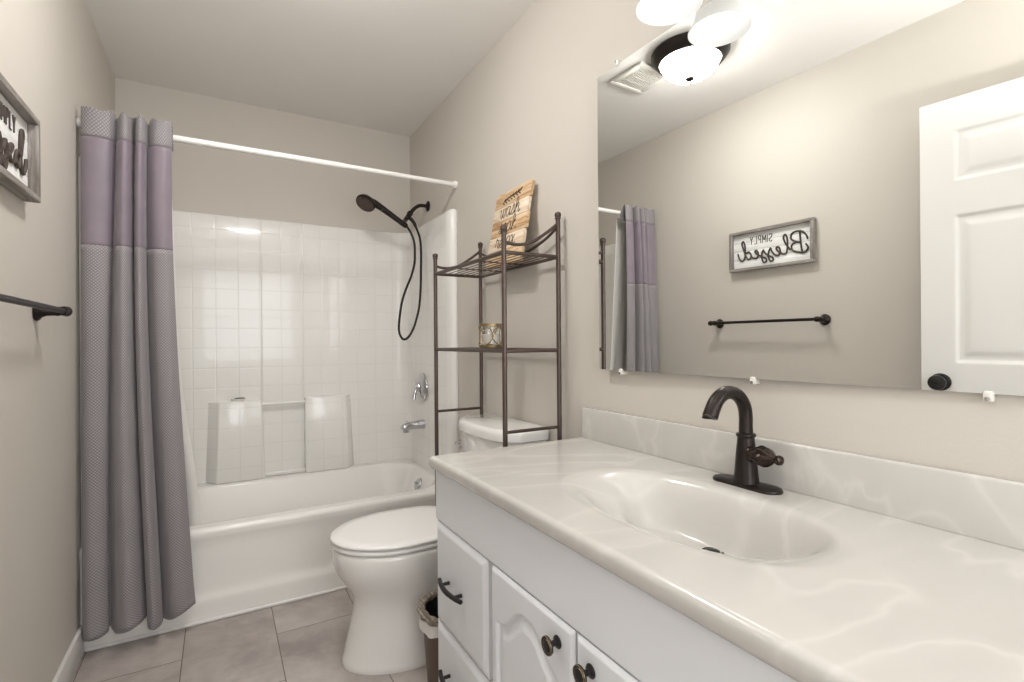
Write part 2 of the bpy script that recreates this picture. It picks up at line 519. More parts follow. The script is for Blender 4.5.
# ------------------------------------------------------------------ vanity cabinet
VX = .994; VY0, VY1 = .0, 1.366; VT = .785
van = thing('vanity_cabinet', 'long white vanity cabinet with raised panel doors below the marble counter', 'cabinet', (1.25, .68, 0))
b = MB()
b.box(VX+.002, W-.001, VY0, VY1, .10, .60); b.box(VX+.002, W-.001, VY1-.018, VY1, .60, .7475); b.box(VX+.002, W-.001, VY0, VY0+.018, .60, .7475)
b.box(VX+.06, W-.001, VY0+.002, VY1-.002, 0, .10)
b.box(VX-.018, VX+.002, VY0, VY1, .607, .748, .0015)
b.box(VX-.002, VX+.02, VY0, VY1, .08, .62)
b.obj('body', M['cabinet'], van, smooth=False)

def front_panel(name, y0, y1, z0, z1, kind, parent):
    t = .019; xf = VX-.0035-t; xb = VX-.0035
    if kind == 'drawer':
        def rel(y, z):
            d = min(y-y0, y1-y, z-z0, z1-z)
            return -.0075*(1-sst(0, .020, d)) if d < .020 else 0
        us = crowd(y0, y1, [y0, y1], 8, .024, .0025); vs = crowd(z0, z1, [z0, z1], 8, .024, .0025)
    else:
        a, c = y0+.026+.0, y1-.026
        mid = (y0+y1)/2; hw = (c-a)/2
        zs, rise = z1-.112, .062
        def top(y):
            q = min(1, abs(y-mid)/hw)
            return zs + rise*(1-sst(.10, .88, q))
        def rel(y, z):
            e = min(y-y0, y1-y, z-z0, z1-z)
            r = -.006*(1-sst(0, .009, e)) if e < .009 else 0
            if a < y < c and z > z0+.05:
                h = .002
                sl = (top(y+h)-top(y-h))/(2*h)
                d = min(y-a, c-y, z-(z0+.05), (top(y)-z)/math.sqrt(1+sl*sl))
                if d > 0:
                    if d < .006: r = -.008*sst(0, .006, d)
                    elif d < .010: r = -.008
                    else: r = -.008+.0075*sst(.010, .036, d)
            return r
        us = linsp(y0, y1, 110); vs = crowd(z0, z1, [z0, z0+.05, z1], 40, .045, .004)
        vs = [v for v in vs if v < zs-.03] + linsp(zs-.028, z1, 60)
    b = MB()
    b.slab(us, vs, lambda y, z: Vector((xf - rel(y, z), y, z)), lambda y, z: Vector((xb, y, z)))
    return b.obj(name, M['cabinet'], parent, 50)

def pull(y, z, parent):
    x = VX-.022
    b = MB()
    pts = [(x-.016, y-.070, z), (x-.0235, y-.042, z), (x-.028, y, z), (x-.0235, y+.042, z), (x-.016, y+.070, z)]
    b.tube(pts, [.0058, .0062, .0066, .0062, .0058], 10, 6)
    for s in (-1, 1): b.tube([(x, y+s*.040, z), (x-.023, y+s*.040, z)], [.0052, .0042], 10)
    b.obj('handle', M['black'], parent)
def knob(y, z, parent):
    mt = T(VX-.0222, y, z) @ RY(-PI/2)
    b = MB()
    b.lathe([(0, 0), (.0115, 0), (.012, .0015), (.0105, .0035), (.006, .006), (.005, .011), (.006, .015), (.0125, .019), (.0165, .0215), (.017, .024), (.0160, .0254), (.0125, .0250), (.0115, .0262)], 28, mt)
    b.lathe([(.0117, .0258), (.0100, .0268), (.006, .0275), (0, .0278)], 28, mt)
    k = b.obj('knob', M['black'], parent)
    b = MB()
    b.lathe([(.0168, .0245), (.0165, .0258), (.0158, .0256), (.0145, .0250), (.0128, .0250), (.0122, .0262), (.0115, .0255)], 28, mt)
    r = b.obj('knob_ring', M['brass'], parent)
    return k
GAPY = .003
z_top = .603
rows = [(.325, z_top), (.108, .321)]
def drawer_column(y0, y1):
    for (z0, z1) in rows:
        d = front_panel('drawer', y0, y1, z0, z1, 'drawer', van)
        pull((y0+y1)/2+.018, (z0+z1)/2+.0, d)
drawer_column(1.045, 1.362)
for y0, y1, ky in ((.712, 1.022, .757), (.392, .706, .662)):
    d = front_panel('cabinet_door', y0, y1, .108, z_top, 'door', van)
    knob(ky, .563, d)
drawer_column(.006, .376)

# ------------------------------------------------------------------ marble countertop with moulded basin
ct = thing('countertop', 'cream cultured marble vanity counter with integrated oval sink basin', 'countertop', (1.25, .68, VT))
CX0, CX1, CY0, CY1 = .960, W-.0015, -.005, 1.374
BX, BY, BA, BB = 1.231, .702, .156, .275        # basin centre and half axes
DRX, DRY = 1.322, .700
def basin_depth(x, y):
    # superellipse radius, 1 at the lip
    rx = (x-BX)/BA; ry = (y-BY)/BB
    # slightly egg shaped: wide at the back
    k = 1 - .12*max(-1, min(1, rx))*0
    p = 2.35
    r = (abs(rx)**p + abs(ry)**p)**(1/p)*k
    if r >= 1.12: return 0
    soft = .004*(1-sst(.96, 1.12, r))                # gentle dished lip
    q = max(0, 1.03-r)
    ca = rx/max(r, 1e-4)
    wq = lerp(.78, .36, sst(-.3, .75, ca))
    base = .098*sst(0, wq, q)
    dx = (x-DRX); dy = (y-DRY)
    tilt = .014*math.exp(-((dx/.10)**2+(dy/.15)**2))*sst(.1, .4, q)
    return soft + base + tilt
def zround(x, y):
    r = .012
    d = min(x-CX0, CY1-y)
    return 0 if d >= r else r - math.sqrt(max(0, r*r-(r-d)**2))
xs = sorted(set([round(CX0+.012*(1-math.cos(a)), 5) for a in linsp(0, PI/2, 7)] + [round(v, 5) for v in linsp(CX0+.016, CX1-.022, 92)] + [CX1]))
ys = sorted(set([round(v, 5) for v in linsp(CY0, .36, 14)] + [round(v, 5) for v in linsp(.365, 1.04, 130)] + [round(v, 5) for v in linsp(1.06, CY1-.016, 10)] + [round(CY1-.012*(1-math.cos(a)), 5) for a in linsp(0, PI/2, 7)]))
b = MB()
g = bmesh.new()
F = [[g.verts.new((x, y, VT - zround(x, y) - basin_depth(x, y))) for y in ys] for x in xs]
for i in range(len(xs)-1):
    for j in range(len(ys)-1):
        g.faces.new((F[i][j], F[i+1][j], F[i+1][j+1], F[i][j+1]))
nx, ny = len(xs), len(ys)
idx = [(i, 0) for i in range(nx)] + [(nx-1, j) for j in range(1, ny)] + [(i, ny-1) for i in range(nx-2, -1, -1)] + [(0, j) for j in range(ny-2, 0, -1)]
def inset(i, j, k):
    x = xs[i]; y = ys[j]
    if x <= CX0+.012: x = max(x, CX0+k) if k else x
    if y >= CY1-.012: y = min(y, CY1-k) if k else y
    return x, y
prev = [F[i][j] for i, j in idx]
for k, z in ((0, VT-.026), (.004, VT-.034), (.018, VT-.0365)):
    cur = []
    for i, j in idx:
        x, y = inset(i, j, k); cur.append(g.verts.new((x, y, z)))
    n = len(cur)
    for q in range(n): g.faces.new((prev[(q+1) % n], prev[q], cur[q], cur[(q+1) % n]))
    prev = cur
bmesh.ops.recalc_face_normals(g, faces=g.faces)
b._add(g)
b.obj('counter_slab', M['marble'], ct, 60)
b = MB()
b.box(W-.021, W-.001, CY0, 1.362, VT-.002, .887, .005, 3)
b.obj('backsplash', M['marble'], ct, 50)
dz = VT - basin_depth(DRX, DRY)
b = MB()
b.lathe([(.0235, -.004), (.0235, .0015), (.021, .003), (.0185, .001), (.0175, -.003)], 32, T(DRX, DRY, dz+.001))
b.lathe([(0, .006), (.010, .0055), (.015, .003), (.015, -.002)], 28, T(DRX, DRY, dz+.002))
b.obj('drain', M['bronze'], ct)

# ------------------------------------------------------------------ faucet
FX, FY = 1.457, .716
fa = thing('faucet', 'oil rubbed bronze gooseneck faucet behind the sink basin', 'faucet', (FX, FY, VT))
def stadium(hw, hl, n=10):
    pts = []
    for k in range(n+1): a = -PI/2+PI*k/n; pts.append((FX+hw*math.sin(-a+PI/2)*0+hw*math.cos(a+PI/2), FY+hl-hw+hw*math.sin(a+PI/2)))
    return pts
def stad_ring(hw, hl, z, n=12):
    r = []
    for k in range(n+1): a = PI*k/n; r.append(Vector((FX+hw*math.cos(a), FY+(hl-hw)+hw*math.sin(a), z)))
    for k in range(n+1): a = PI+PI*k/n; r.append(Vector((FX+hw*math.cos(a), FY-(hl-hw)+hw*math.sin(a), z)))
    return r
b = MB()
b.loft([stad_ring(.0275, .081, VT+.0003), stad_ring(.028, .0815, VT+.003), stad_ring(.0265, .08, VT+.0065), stad_ring(.022, .075, VT+.009)])
b.obj('base_plate', M['bronze'], fa)
b = MB()
b.lathe([(0, .008), (.0275, .008), (.0265, .014), (.0245, .03), (.0215, .07), (.0185, .100), (.018, .108), (.0205, .110), (.021, .113), (.0205, .116), (.0165, .118), (0, .118)], 36, T(FX, FY, VT))
b.obj('faucet_body', M['bronze'], fa)
b = MB()
ra = .058; zc = .938
pts = [(FX, FY, VT+.115), (FX, FY, zc-.02)]
pts += [(FX-ra+ra*math.cos(a), FY, zc+ra*1.0*math.sin(a)) for a in linsp(0, PI*.86, 9)]
pts += [(FX-2*ra-.003, FY, zc+.009)]
b.tube(pts, [.0150, .0145] + [.0145]*6 + [.0150, .0155, .0158] + [.0162], 20, 5)
b.lathe([(.0155, 0), (.0165, -.003), (.013, -.004), (.012, .002)], 24, T(FX-2*ra-.0035, FY, zc+.010))
b.obj('spout', M['bronze'], fa)
hd = MB()
mt = T(FX-.006, FY-.015, VT+.075) @ RZ(math.radians(-8)) @ RX(PI/2) @ Matrix.Diagonal((1.12, 1.12, .92, 1))
g = bmesh.new()
prof = [(0, 0), (.015, 0), (.0155, .006), (.0135, .011), (.0155, .020), (.0185, .030), (.019, .038), (.0165, .050), (.0115, .061), (.007, .067), (.0062, .071), (.0085, .074), (.0095, .079), (.0085, .084), (.004, .088), (0, .0885)]
rings = []
nn = 48
for r, z in prof:
    if r == 0: rings.append([g.verts.new((0, 0, z))]); continue
    fl = .10*sst(.012, .028, z)*(1-sst(.055, .066, z))
    rings.append([g.verts.new((r*(1+fl*math.cos(8*2*PI*k/nn))*math.cos(2*PI*k/nn), r*(1+fl*math.cos(8*2*PI*k/nn))*math.sin(2*PI*k/nn), z)) for k in range(nn)])
for A, B in zip(rings, rings[1:]):
    for k in range(nn):
        k2 = (k+1) % nn
        if len(A) == 1: g.faces.new((A[0], B[k2], B[k]))
        elif len(B) == 1: g.faces.new((A[k], A[k2], B[0]))
        else: g.faces.new((A[k], A[k2], B[k2], B[k]))
bmesh.ops.recalc_face_normals(g, faces=g.faces)
hd._add(g, mt)
hd.obj('handle', M['bronze_shiny'], fa)

# ------------------------------------------------------------------ mirror
mi = thing('wall_mirror', 'large frameless mirror above the vanity reflecting the left wall and door', 'mirror', (W, .68, 1.02))
MDEL = .020                      # the glass leans a hair off the wall at its far end
MY0, MY1, MZ0, MZ1 = .07, 1.256, 1.020, 1.948
def mx(y): return W - .006 - MDEL*(y-MY0)
b = MB()
b.prism([(mx(MY0), MY0), (mx(MY0)+.0045, MY0), (mx(MY1)+.0045, MY1), (mx(MY1), MY1)], MZ0, MZ1)
b.obj('mirror_glass', M['mirror'], mi, smooth=False)
def clip(y, z, up):
    b = MB()
    b.box(mx(y)-.004, W-.0002, y-.0065, y+.0065, z-.009, z+.009, .003)
    b.obj('mirror_clip', M['clip'], mi)
    c = MB()
    c.lathe([(0, 0), (.0035, 0), (.0035, .0015), (0, .002)], 12, T(mx(y)-.004, y, z-.004 if not up else z+.004) @ RY(-PI/2))
    c.obj('screw', M['chrome'], mi)
for y in (1.160, .728, .320): clip(y, MZ0-.004, False)
clip(1.165, MZ1+.004, True)

# ------------------------------------------------------------------ vanity light above the mirror
vl = thing('vanity_light', 'three light wall fixture with frosted bell shades above the mirror', 'lamp', (W, .7, 2.1))
SX, SZ = 1.402, 1.930
shade_y = [.878, .668, .458]
b = MB()
b.box(W-.026, W-.001, .40, 1.0, 2.085, 2.175, .008, 3)
b.obj('backplate', M['bronze'], vl)
for y in shade_y:
    b = MB()
    b.tube([(W-.02, y, 2.13), (W-.06, y, 2.15), (SX+.01, y, 2.145), (SX, y, 2.115), (SX, y, 2.07)], [.009]*5, 12, 5)
    b.lathe([(0, 2.085), (.020, 2.085), (.026, 2.075), (.028, 2.035), (.024, 2.03), (0, 2.03)], 24, T(SX, y, 0))
    b.obj('arm', M['bronze'], vl)
    b = MB()
    o_ = [(.026, .150), (.030, .140), (.036, .120), (.046, .095), (.057, .065), (.062, .040), (.067, .022), (.073, .008), (.079, .0)]
    i_ = [(r-.0035, z+.0015) for r, z in reversed(o_)]
    b.lathe(o_ + [(.0775, -.0012)] + i_, 48, T(SX, y, SZ), closed=True)
    sh = b.obj('lamp_shade', M['shade_glass'], vl, 60)
    b = MB()
    b.lathe([(0, .152), (.014, .150), (.015, .125), (.020, .105), (.0295, .085), (.033, .064), (.030, .044), (.020, .030), (.009, .0255), (0, .025)], 28, T(SX, y, SZ))
    b.obj('bulb', M['bulb'], sh)

# ------------------------------------------------------------------ ceiling lamp and vent
LX, LY = .632, 1.575
cl = thing('ceiling_lamp', 'flush ceiling lamp with dark bronze ring and frosted bowl, seen in the mirror', 'lamp', (LX, LY, H))
b = MB()
b.lathe([(0, 0), (.168, 0), (.174, -.006), (.174, -.016), (.163, -.032), (.148, -.048), (.138, -.052), (.130, -.048), (.128, -.02), (0, -.02)], 56, T(LX, LY, H))
b.obj('canopy_ring', M['bronze'], cl)
b = MB()
b.lathe([(.134, -.040), (.131, -.054), (.123, -.072), (.106, -.092), (.080, -.108), (.048, -.118), (.018, -.1225), (0, -.123)], 56, T(LX, LY, H))
b.obj('glass_bowl', M['bowl_glass'], cl)
b = MB()
b.lathe([(0, -.119), (.019, -.121), (.021, -.125), (.017, -.130), (.007, -.134), (.005, -.139), (.0065, -.143), (.004, -.147), (0, -.148)], 24, T(LX, LY, H))
b.obj('finial', M['bronze'], cl)
vt = thing('exhaust_vent', 'square white slatted exhaust vent on the ceiling beside the lamp, seen in the mirror', 'vent', (.74, 1.88, H))
VXc, VYc, VH = .660, 1.852, .112
b = MB()
for a in ((VXc-VH, VXc+VH, VYc-VH, VYc-VH+.028), (VXc-VH, VXc+VH, VYc+VH-.028, VYc+VH), (VXc-VH, VXc-VH+.028, VYc-VH+.028, VYc+VH-.028), (VXc+VH-.028, VXc+VH, VYc-VH+.028, VYc+VH-.028)):
    b.box(a[0], a[1], a[2], a[3], H-.014, H-.0005, .003)
b.obj('frame', M['white_plastic'], vt)
MB().box(VXc-VH+.026, VXc+VH-.026, VYc-VH+.026, VYc+VH-.026, H-.004, H-.0005).obj('backing', M['dark_slot'], vt, smooth=False)
b = MB()
for k in range(13):
    x = VXc-VH+.036 + k*(2*VH-.072)/12
    b.box(x-.0028, x+.0028, VYc-VH+.027, VYc+VH-.027, H-.012, H-.006)
for k in range(3):
    y = VYc-VH+.028+(k+1)*(2*VH-.056)/4
    b.box(VXc-VH+.027, VXc+VH-.027, y-.002, y+.002, H-.011, H-.007)
b.obj('grille', M['white_plastic'], vt, smooth=False)

# ------------------------------------------------------------------ bathtub
tub = thing('bathtub', 'white alcove bathtub with a smooth front apron', 'bathtub', (.76, 2.77, 0))
RZ_ = .372
IX0, IX1, IY0, IY1 = .10, 1.425, 2.455, 3.045
def rrect_d(x, y, x0, x1, y0, y1, r):
    dx = max(x0+r-x, x-(x1-r), 0); dy = max(y0+r-y, y-(y1-r), 0)
    if dx or dy: return r - math.hypot(dx, dy)
    return min(x-x0, x1-x, y-y0, y1-y)
def tub_z(x, y):
    z = RZ_
    d0 = y-TY
    if d0 < .02: z -= .02 - math.sqrt(max(0, .02**2-(.02-d0)**2))
    d = rrect_d(x, y, IX0, IX1, IY0, IY1, .15)
    if d > -.02:
        e = d+.02
        z -= .30*sst(0, .17, e)**.62 if e > 0 else 0
    return z
xs = linsp(.0, W, 110)
ys = sorted(set([round(TY+.02*(1-math.cos(a)), 5) for a in linsp(0, PI/2, 8)] + [round(v, 5) for v in linsp(TY+.025, D-.001, 84)]))
b = MB()
b.slab(xs, ys, lambda x, y: Vector((x, y, tub_z(x, y))))
b.obj('basin', M['acrylic'], tub, 60)
prof = [(TY, RZ_-.02), (TY+.001, .335), (TY+.005, .315), (TY+.009, .28), (TY+.011, .20), (TY+.011, .14), (TY+.009, .115), (TY+.004, .095), (TY+.001, .08), (TY, .05), (TY, 0)]
P2, _ = catmull([Vector((0, y, z)) for y, z in prof], [0]*len(prof), 4)
b = MB()
b.slab([0.0, W], list(range(len(P2))), lambda x, k: Vector((x, P2[k].y, P2[k].z)))
b.obj('apron', M['acrylic'], tub, 60)
b = MB()
b.box(.0145, W-.0145, TY-.010, TY-.0003, 0, .014, .005, 3)
struct(b.obj('trim_2', M['trim']), 'thin white caulk trim along the foot of the tub', 'trim')

# ------------------------------------------------------------------ surround
SU = thing('shower_surround', 'white moulded tile-look tub surround with shelves', 'shower surround', (.76, 3.1, RZ_))
fx0, fx1, fy = .038, 1.482, 3.132
SZ0, SZ1 = RZ_+.0008, 1.805
path = []
# left open edge bullnose, along left wall, corner, back, corner, right wall, bullnose
path += [(.001, 2.385), (.012, 2.378), (.026, 2.382), (fx0, 2.400), (fx0, 2.45)]
path += [(fx0, y) for y in linsp(2.55, fy-.075, 5)]
path += [(fx0+.075-.075*math.cos(a), fy-.075+.075*math.sin(a)) for a in linsp(.2, PI/2-.2, 5)]
path += [(x, fy) for x in linsp(fx0+.08, fx1-.08, 14)]
path += [(fx1-.075+.075*math.sin(a), fy-.075+.075*math.cos(a)) for a in linsp(.2, PI/2-.2, 5)]
path += [(fx1, y) for y in reversed(linsp(2.55, fy-.075, 5))]
path += [(fx1, 2.50), (fx1, 2.440), (fx1+.010, 2.425), (W-.012, 2.420), (W-.001, 2.426)]
arc = [0]
for p, q in zip(path, path[1:]): arc.append(arc[-1]+math.hypot(p[0]-q[0], p[1]-q[1]))
# shift arc so back wall u equals x
k0 = next(i for i, p in enumerate(path) if p[1] == fy)
sh_ = path[k0][0]-arc[k0]
def surround_mesh():
    g = bmesh.new(); uvl = g.loops.layers.uv.new('UVMap')
    zs = linsp(SZ0, SZ1-.012, 12)
    lev = [(z, 0) for z in zs] + [(SZ1-.005, .003), (SZ1, .010), (SZ1, .035)]
    def out(i, k):
        x, y = path[i]
        if k == 0: return x, y
        # push towards the wall
        a = path[max(i-1, 0)]; c = path[min(i+1, len(path)-1)]
        tx, ty = c[0]-a[0], c[1]-a[1]; L = math.hypot(tx, ty) or 1
        nx_, ny_ = -ty/L, tx/L
        return min(max(x+nx_*k, .0008), W-.0008), min(y+ny_*k, D-.0008)
    V = [[g.verts.new((*out(i, k), z)) for i in range(len(path))] for z, k in lev]
    for j in range(len(lev)-1):
        for i in range(len(path)-1):
            f = g.faces.new((V[j][i], V[j][i+1], V[j+1][i+1], V[j+1][i]))
            f.smooth = True
            for lp, (jj, ii) in zip(f.loops, ((j, i), (j, i+1), (j+1, i+1), (j+1, i))):
                lp[uvl].uv = (arc[ii]+sh_, lev[jj][0])
            if 1: f.material_index = 0
            ym = (path[i][1]+path[i+1][1])/2
            if ym < 2.50: f.material_index = 1
    bmesh.ops.recalc_face_normals(g, faces=g.faces)
    me = bpy.data.meshes.new('surround'); g.to_mesh(me); g.free(); return me
link('surround_wall', surround_mesh(), [M['tile'], M['acrylic']], SU, 50)
b = MB()
for x in (.648, .862): b.box(x-.003, x+.003, fy-.005, fy+.004, .78, SZ1-.006, .002)
b.obj('panel_seam', M['acrylic'], SU)
def uvbox(o):
    me = o.data; uv = me.uv_layers.new(name='UVMap')
    for p in me.polygons:
        for li in p.loop_indices:
            c = me.vertices[me.loops[li].vertex_index].co; uv.data[li].uv = (c.x, c.z)
    return o
def tower(xl0, xl1, xr0, xr1, spl, zt):
    # plan outline from wall: chamfered sides; splayed towards the bottom
    def ring(z):
        s = spl*(1-(z-SZ0)/(zt-SZ0))
        l0 = xl0-(s if xl1 != xl0 else 0); l1 = xl1-(s if xl1 != xl0 else 0)
        r0 = xr0+(s if xr1 != xr0 else 0); r1 = xr1+(s if xr1 != xr0 else 0)
        return [Vector((l0, fy+.006, z)), Vector((l1, fy-.062, z)), Vector((r0, fy-.062, z)), Vector((r1, fy+.006, z))]
    b = MB()
    g = bmesh.new()
    rr = [ring(z) for z in (SZ0, zt)]
    V = [[g.verts.new(p) for p in r] for r in rr]
    for k in range(4): g.faces.new((V[0][k], V[0][(k+1) % 4], V[1][(k+1) % 4], V[1][k]))
    g.faces.new(V[0][::-1]); g.faces.new(V[1])
    bmesh.ops.recalc_face_normals(g, faces=g.faces)
    bmesh.ops.bevel(g, geom=g.edges[:], offset=.006, segments=2, affect='EDGES', profile=.5)
    b._add(g)
    return uvbox(b.obj('shelf_tower', M['tile'], SU, 50))
tower(.385, .440, .640, .6401, .016, .802)
tower(.8625, .8625, 1.083, 1.128, .018, .802)
b = MB()
b.box(.638, .865, fy-.030, fy+.004, SZ0, SZ0+.022, .006)
b.obj('niche_sill', M['acrylic'], SU, 50)
b = MB()
b.tube([(.640, fy-.030, .775), (.8625, fy-.030, .775)], .0085, 14)
b.obj('grab_bar', M['acrylic'], SU, 50)

sd = MB()
sd.lathe([(0, 0), (.030, 0), (.036, .006), (.038, .012), (.035, .012), (.030, .008), (0, .007)], 28, T(.53, fy-.034, .803) @ Matrix.Scale(.62, 4, (0, 1, 0)))
sdo = tag(sd.obj('soap_dish', M['white_plastic']), 'small oval white soap dish on the left shelf of the tub surround', 'soap dish')
sd = MB()
sd.lathe([(0, 0), (.022, 0), (.026, .004), (.022, .0075), (0, .009)], 24, T(.535, fy-.036, .8105) @ Matrix.Scale(.5, 4, (0, 1, 0)))
sd.obj('drain_insert', M['bag'], sdo)

# ------------------------------------------------------------------ shower fittings
PY = 2.843
sa = thing('handheld_shower', 'oil rubbed bronze handheld shower head on a wall arm with looping hose', 'shower head', (W, PY, 1.91))
b = MB()
b.lathe([(0, 0), (.030, 0), (.031, .003), (.027, .008), (.015, .012), (.011, .014), (0, .014)], 28, T(W-.0008, PY, 1.916) @ RY(-PI/2))
b.tube([(W-.005, PY, 1.916), (1.475, PY, 1.915), (1.45, PY, 1.905), (1.425, PY, 1.882), (1.405, PY, 1.857)], .0105, 14, 5)
b.obj('shower_arm', M['bronze'], sa)
b = MB()
b.tube([(1.412, PY, 1.866), (1.402, PY, 1.853)], [.016, .017], 16)
b.tube([(1.403, PY, 1.855), (1.385, PY, 1.828), (1.376, PY, 1.815)], [.013, .012, .013], 14)
b.tube([(1.392, PY, 1.838), (1.412, PY-.004, 1.826), (1.430, PY-.006, 1.805), (1.438, PY-.006, 1.785)], [.011, .011, .010, .009], 12, 3)
b.tube([(1.392, PY-.020, 1.835), (1.392, PY+.020, 1.835)], .009, 12)
b.obj('bracket', M['bronze'], sa)
hdir = (Vector((1.195, PY, 1.893))-Vector((1.375, PY, 1.79))).normalized()
b = MB()
b.tube([(1.388, PY, 1.782), (1.375, PY, 1.790), (1.34, PY, 1.811), (1.29, PY, 1.842), (1.24, PY, 1.872), (1.20, PY, 1.892), (1.165, PY, 1.907)], [.012, .0165, .0155, .0165, .018, .022, .020], 18, 4)
axis = Vector((-.53, -.40, -.78)).normalized()
def orient(o, z):
    z = z.normalized(); x = z.orthogonal().normalized(); y = z.cross(x)
    mm = Matrix((x, y, z)).transposed().to_4x4(); mm.translation = o; return mm
hc = Vector((1.155, PY-.004, 1.892))
b.lathe([(0, -.022), (.020, -.021), (.040, -.014), (.052, -.002), (.056, .010), (.054, .016), (.049, .018)], 36, orient(hc, axis))
b.obj('handheld', M['bronze'], sa)
b = MB()
b.lathe([(.050, .017), (.045, .0165), (.044, .0145), (.030, .0140), (.029, .0165), (.014, .017), (.013, .0145), (0, .0145)], 36, orient(hc, axis))
for rr, nn_ in ((.0215, 8), (.037, 16)):
    for k in range(nn_):
        a = 2*PI*k/nn_
        b.lathe([(0, .0185), (.002, .018), (.0022, .014)], 8, orient(hc, axis) @ T(rr*math.cos(a), rr*math.sin(a), 0))
tt = orient(hc, axis)
b.obj('spray_face', M['rack'], sa)
b = MB()
b.tube([(1.235, PY-.03, 1.855), (1.224, PY-.052, 1.838)], [.005, .0035], 8)
b.obj('spray_lever', M['bronze'], sa)
hose = [(1.385, 1.784), (1.410, 1.750), (1.432, 1.696), (1.437, 1.63), (1.433, 1.563), (1.412, 1.49), (1.387, 1.431), (1.363, 1.365), (1.348, 1.298), (1.336, 1.199), (1.343, 1.150), (1.362, 1.128), (1.388, 1.140), (1.415, 1.184), (1.438, 1.25), (1.455, 1.33), (1.463, 1.44), (1.466, 1.552), (1.468, 1.64), (1.464, 1.71), (1.452, 1.755), (1.438, 1.788)]
b = MB(); b.tube([(x, PY-.004+.012*math.sin(i*.3), z) for i, (x, z) in enumerate(hose)], .0068, 10, 6)
b.obj('hose', M['bronze'], sa)

va = thing('shower_valve', 'round chrome shower valve with lever on the tub surround', 'shower valve', (fx1, PY, .846))
mt = T(fx1, PY, .848) @ RY(-PI/2)
b = MB(); b.lathe([(0, .0005), (.080, .0005), (.083, .004), (.082, .014), (.070, .026), (.044, .032), (.030, .034), (0, .034)], 48, mt)
b.obj('escutcheon', M['chrome'], va)
b = MB(); b.lathe([(0, .030), (.029, .030), (.028, .036), (.022, .046), (.019, .052), (0, .054)], 32, mt)
b.tube([(fx1-.045, PY, .840), (fx1-.056, PY-.004, .81), (fx1-.062, PY-.006, .775)], [.010, .0085, .0115], 14, 4)
b.obj('lever', M['chrome'], va)
sp = thing('tub_spout', 'chrome tub spout below the shower valve', 'spout', (fx1, PY, .622))
b = MB()
b.tube([(fx1-.0005, PY, .628), (fx1-.045, PY, .628), (fx1-.09, PY, .624), (fx1-.118, PY, .616), (fx1-.127, PY, .606)], [.027, .025, .023, .022, .017], 24, 4)
b.tube([(fx1-.106, PY, .622), (fx1-.108, PY, .603), (fx1-.108, PY, .588)], [.021, .019, .0175], 16)
b.tube([(fx1-.104, PY, .642), (fx1-.104, PY, .655)], .005, 10)
b.obj('spout_body', M['chrome'], sp)
ov = MB()
mt = T(1.409, 2.745, .310) @ RY(-PI/2+.52)
ov.lathe([(0, -.004), (.034, -.004), (.036, .001), (.033, .006), (.020, .009), (0, .0095)], 32, mt)
ovo = tag(ov.obj('overflow_plate', M['chrome']), 'round chrome overflow plate inside the tub end', 'overflow plate')
ov = MB(); ov.tube([(1.403, 2.745, .312), (1.388, 2.745, .322)], .005, 10)
ov.obj('lever', M['chrome'], ovo)

# ------------------------------------------------------------------ curtain rod, curtain, liner
RDY, RDZ = 2.402, 1.926
ro = thing('curtain_rod', 'white shower curtain rod spanning wall to wall above the tub', 'curtain rod', (.76, RDY, RDZ))
def rodz(x): return RDZ + (x/W-.5)*.012
b = MB(); b.tube([(.012, RDY-.018, rodz(0)), (.95, RDY+.008, rodz(.95))], .0135, 20)
b.obj('outer_tube', M['rod'], ro)
b = MB(); b.tube([(.94, RDY+.008, rodz(.95)), (W-.012, RDY+.030, rodz(W))], .0115, 20)
b.obj('inner_tube', M['rod'], ro)
for x, s, dy in ((.0008, 1, -.018), (W-.0008, -1, .030)):
    b = MB(); b.lathe([(0, 0), (.019, 0), (.020, .003), (.0185, .014), (.016, .020), (0, .020)], 24, T(x, RDY+dy, rodz(x)) @ RY(s*PI/2))
    b.obj('end_cap', M['rod'], ro)

BOT = [(.016, 2.330), (.020, 2.302), (.040, 2.283), (.068, 2.285), (.088, 2.308), (.085, 2.338), (.093, 2.345), (.103, 2.318), (.120, 2.280), (.155, 2.258), (.188, 2.280), (.204, 2.330), (.199, 2.346), (.203, 2.320), (.210, 2.275), (.228, 2.250), (.246, 2.275), (.250, 2.318), (.247, 2.343), (.260, 2.318), (.288, 2.280), (.325, 2.274), (.356, 2.300)]
TOP = [(.016, 2.392), (.020, 2.378), (.040, 2.366), (.072, 2.364), (.100, 2.372), (.112, 2.392), (.118, 2.402), (.124, 2.390), (.132, 2.366), (.146, 2.352), (.160, 2.366), (.166, 2.398), (.170, 2.408), (.175, 2.394), (.182, 2.362), (.194, 2.350), (.205, 2.364), (.209, 2.394), (.214, 2.405), (.222, 2.386), (.240, 2.364), (.268, 2.360), (.290, 2.372)]
TOP = [(x, y-.036) for x, y in TOP]
def dense(L, n=9):
    P, _ = catmull([Vector((x, y, 0)) for x, y in L], [0]*len(L), n); return P
BD, TD = dense(BOT), dense(TOP)
MIDW = None
NA = len(BD)
uarc = [0]
for a_, b_ in zip(BD, BD[1:]): uarc.append(uarc[-1]+(a_-b_).length)
ZT, ZB = 1.960, .070
def cloth(i, z):
    t = (ZT-z)/(ZT-ZB)
    k = t**.85
    p = TD[i].lerp(BD[i], k)
    x, y = p.x, p.y
    s = i/(NA-1)
    x += .006*math.sin(3.1*t+5*s)*t*(1-t)*2
    y += .006*math.sin(7*s+4*t)*t*(1-t)*2
    # pleats pinch where the band seams are sewn
    x -= math.sin(PI*t**.8)*(.004 + .018*s)
    bulge = .0
    return x, y
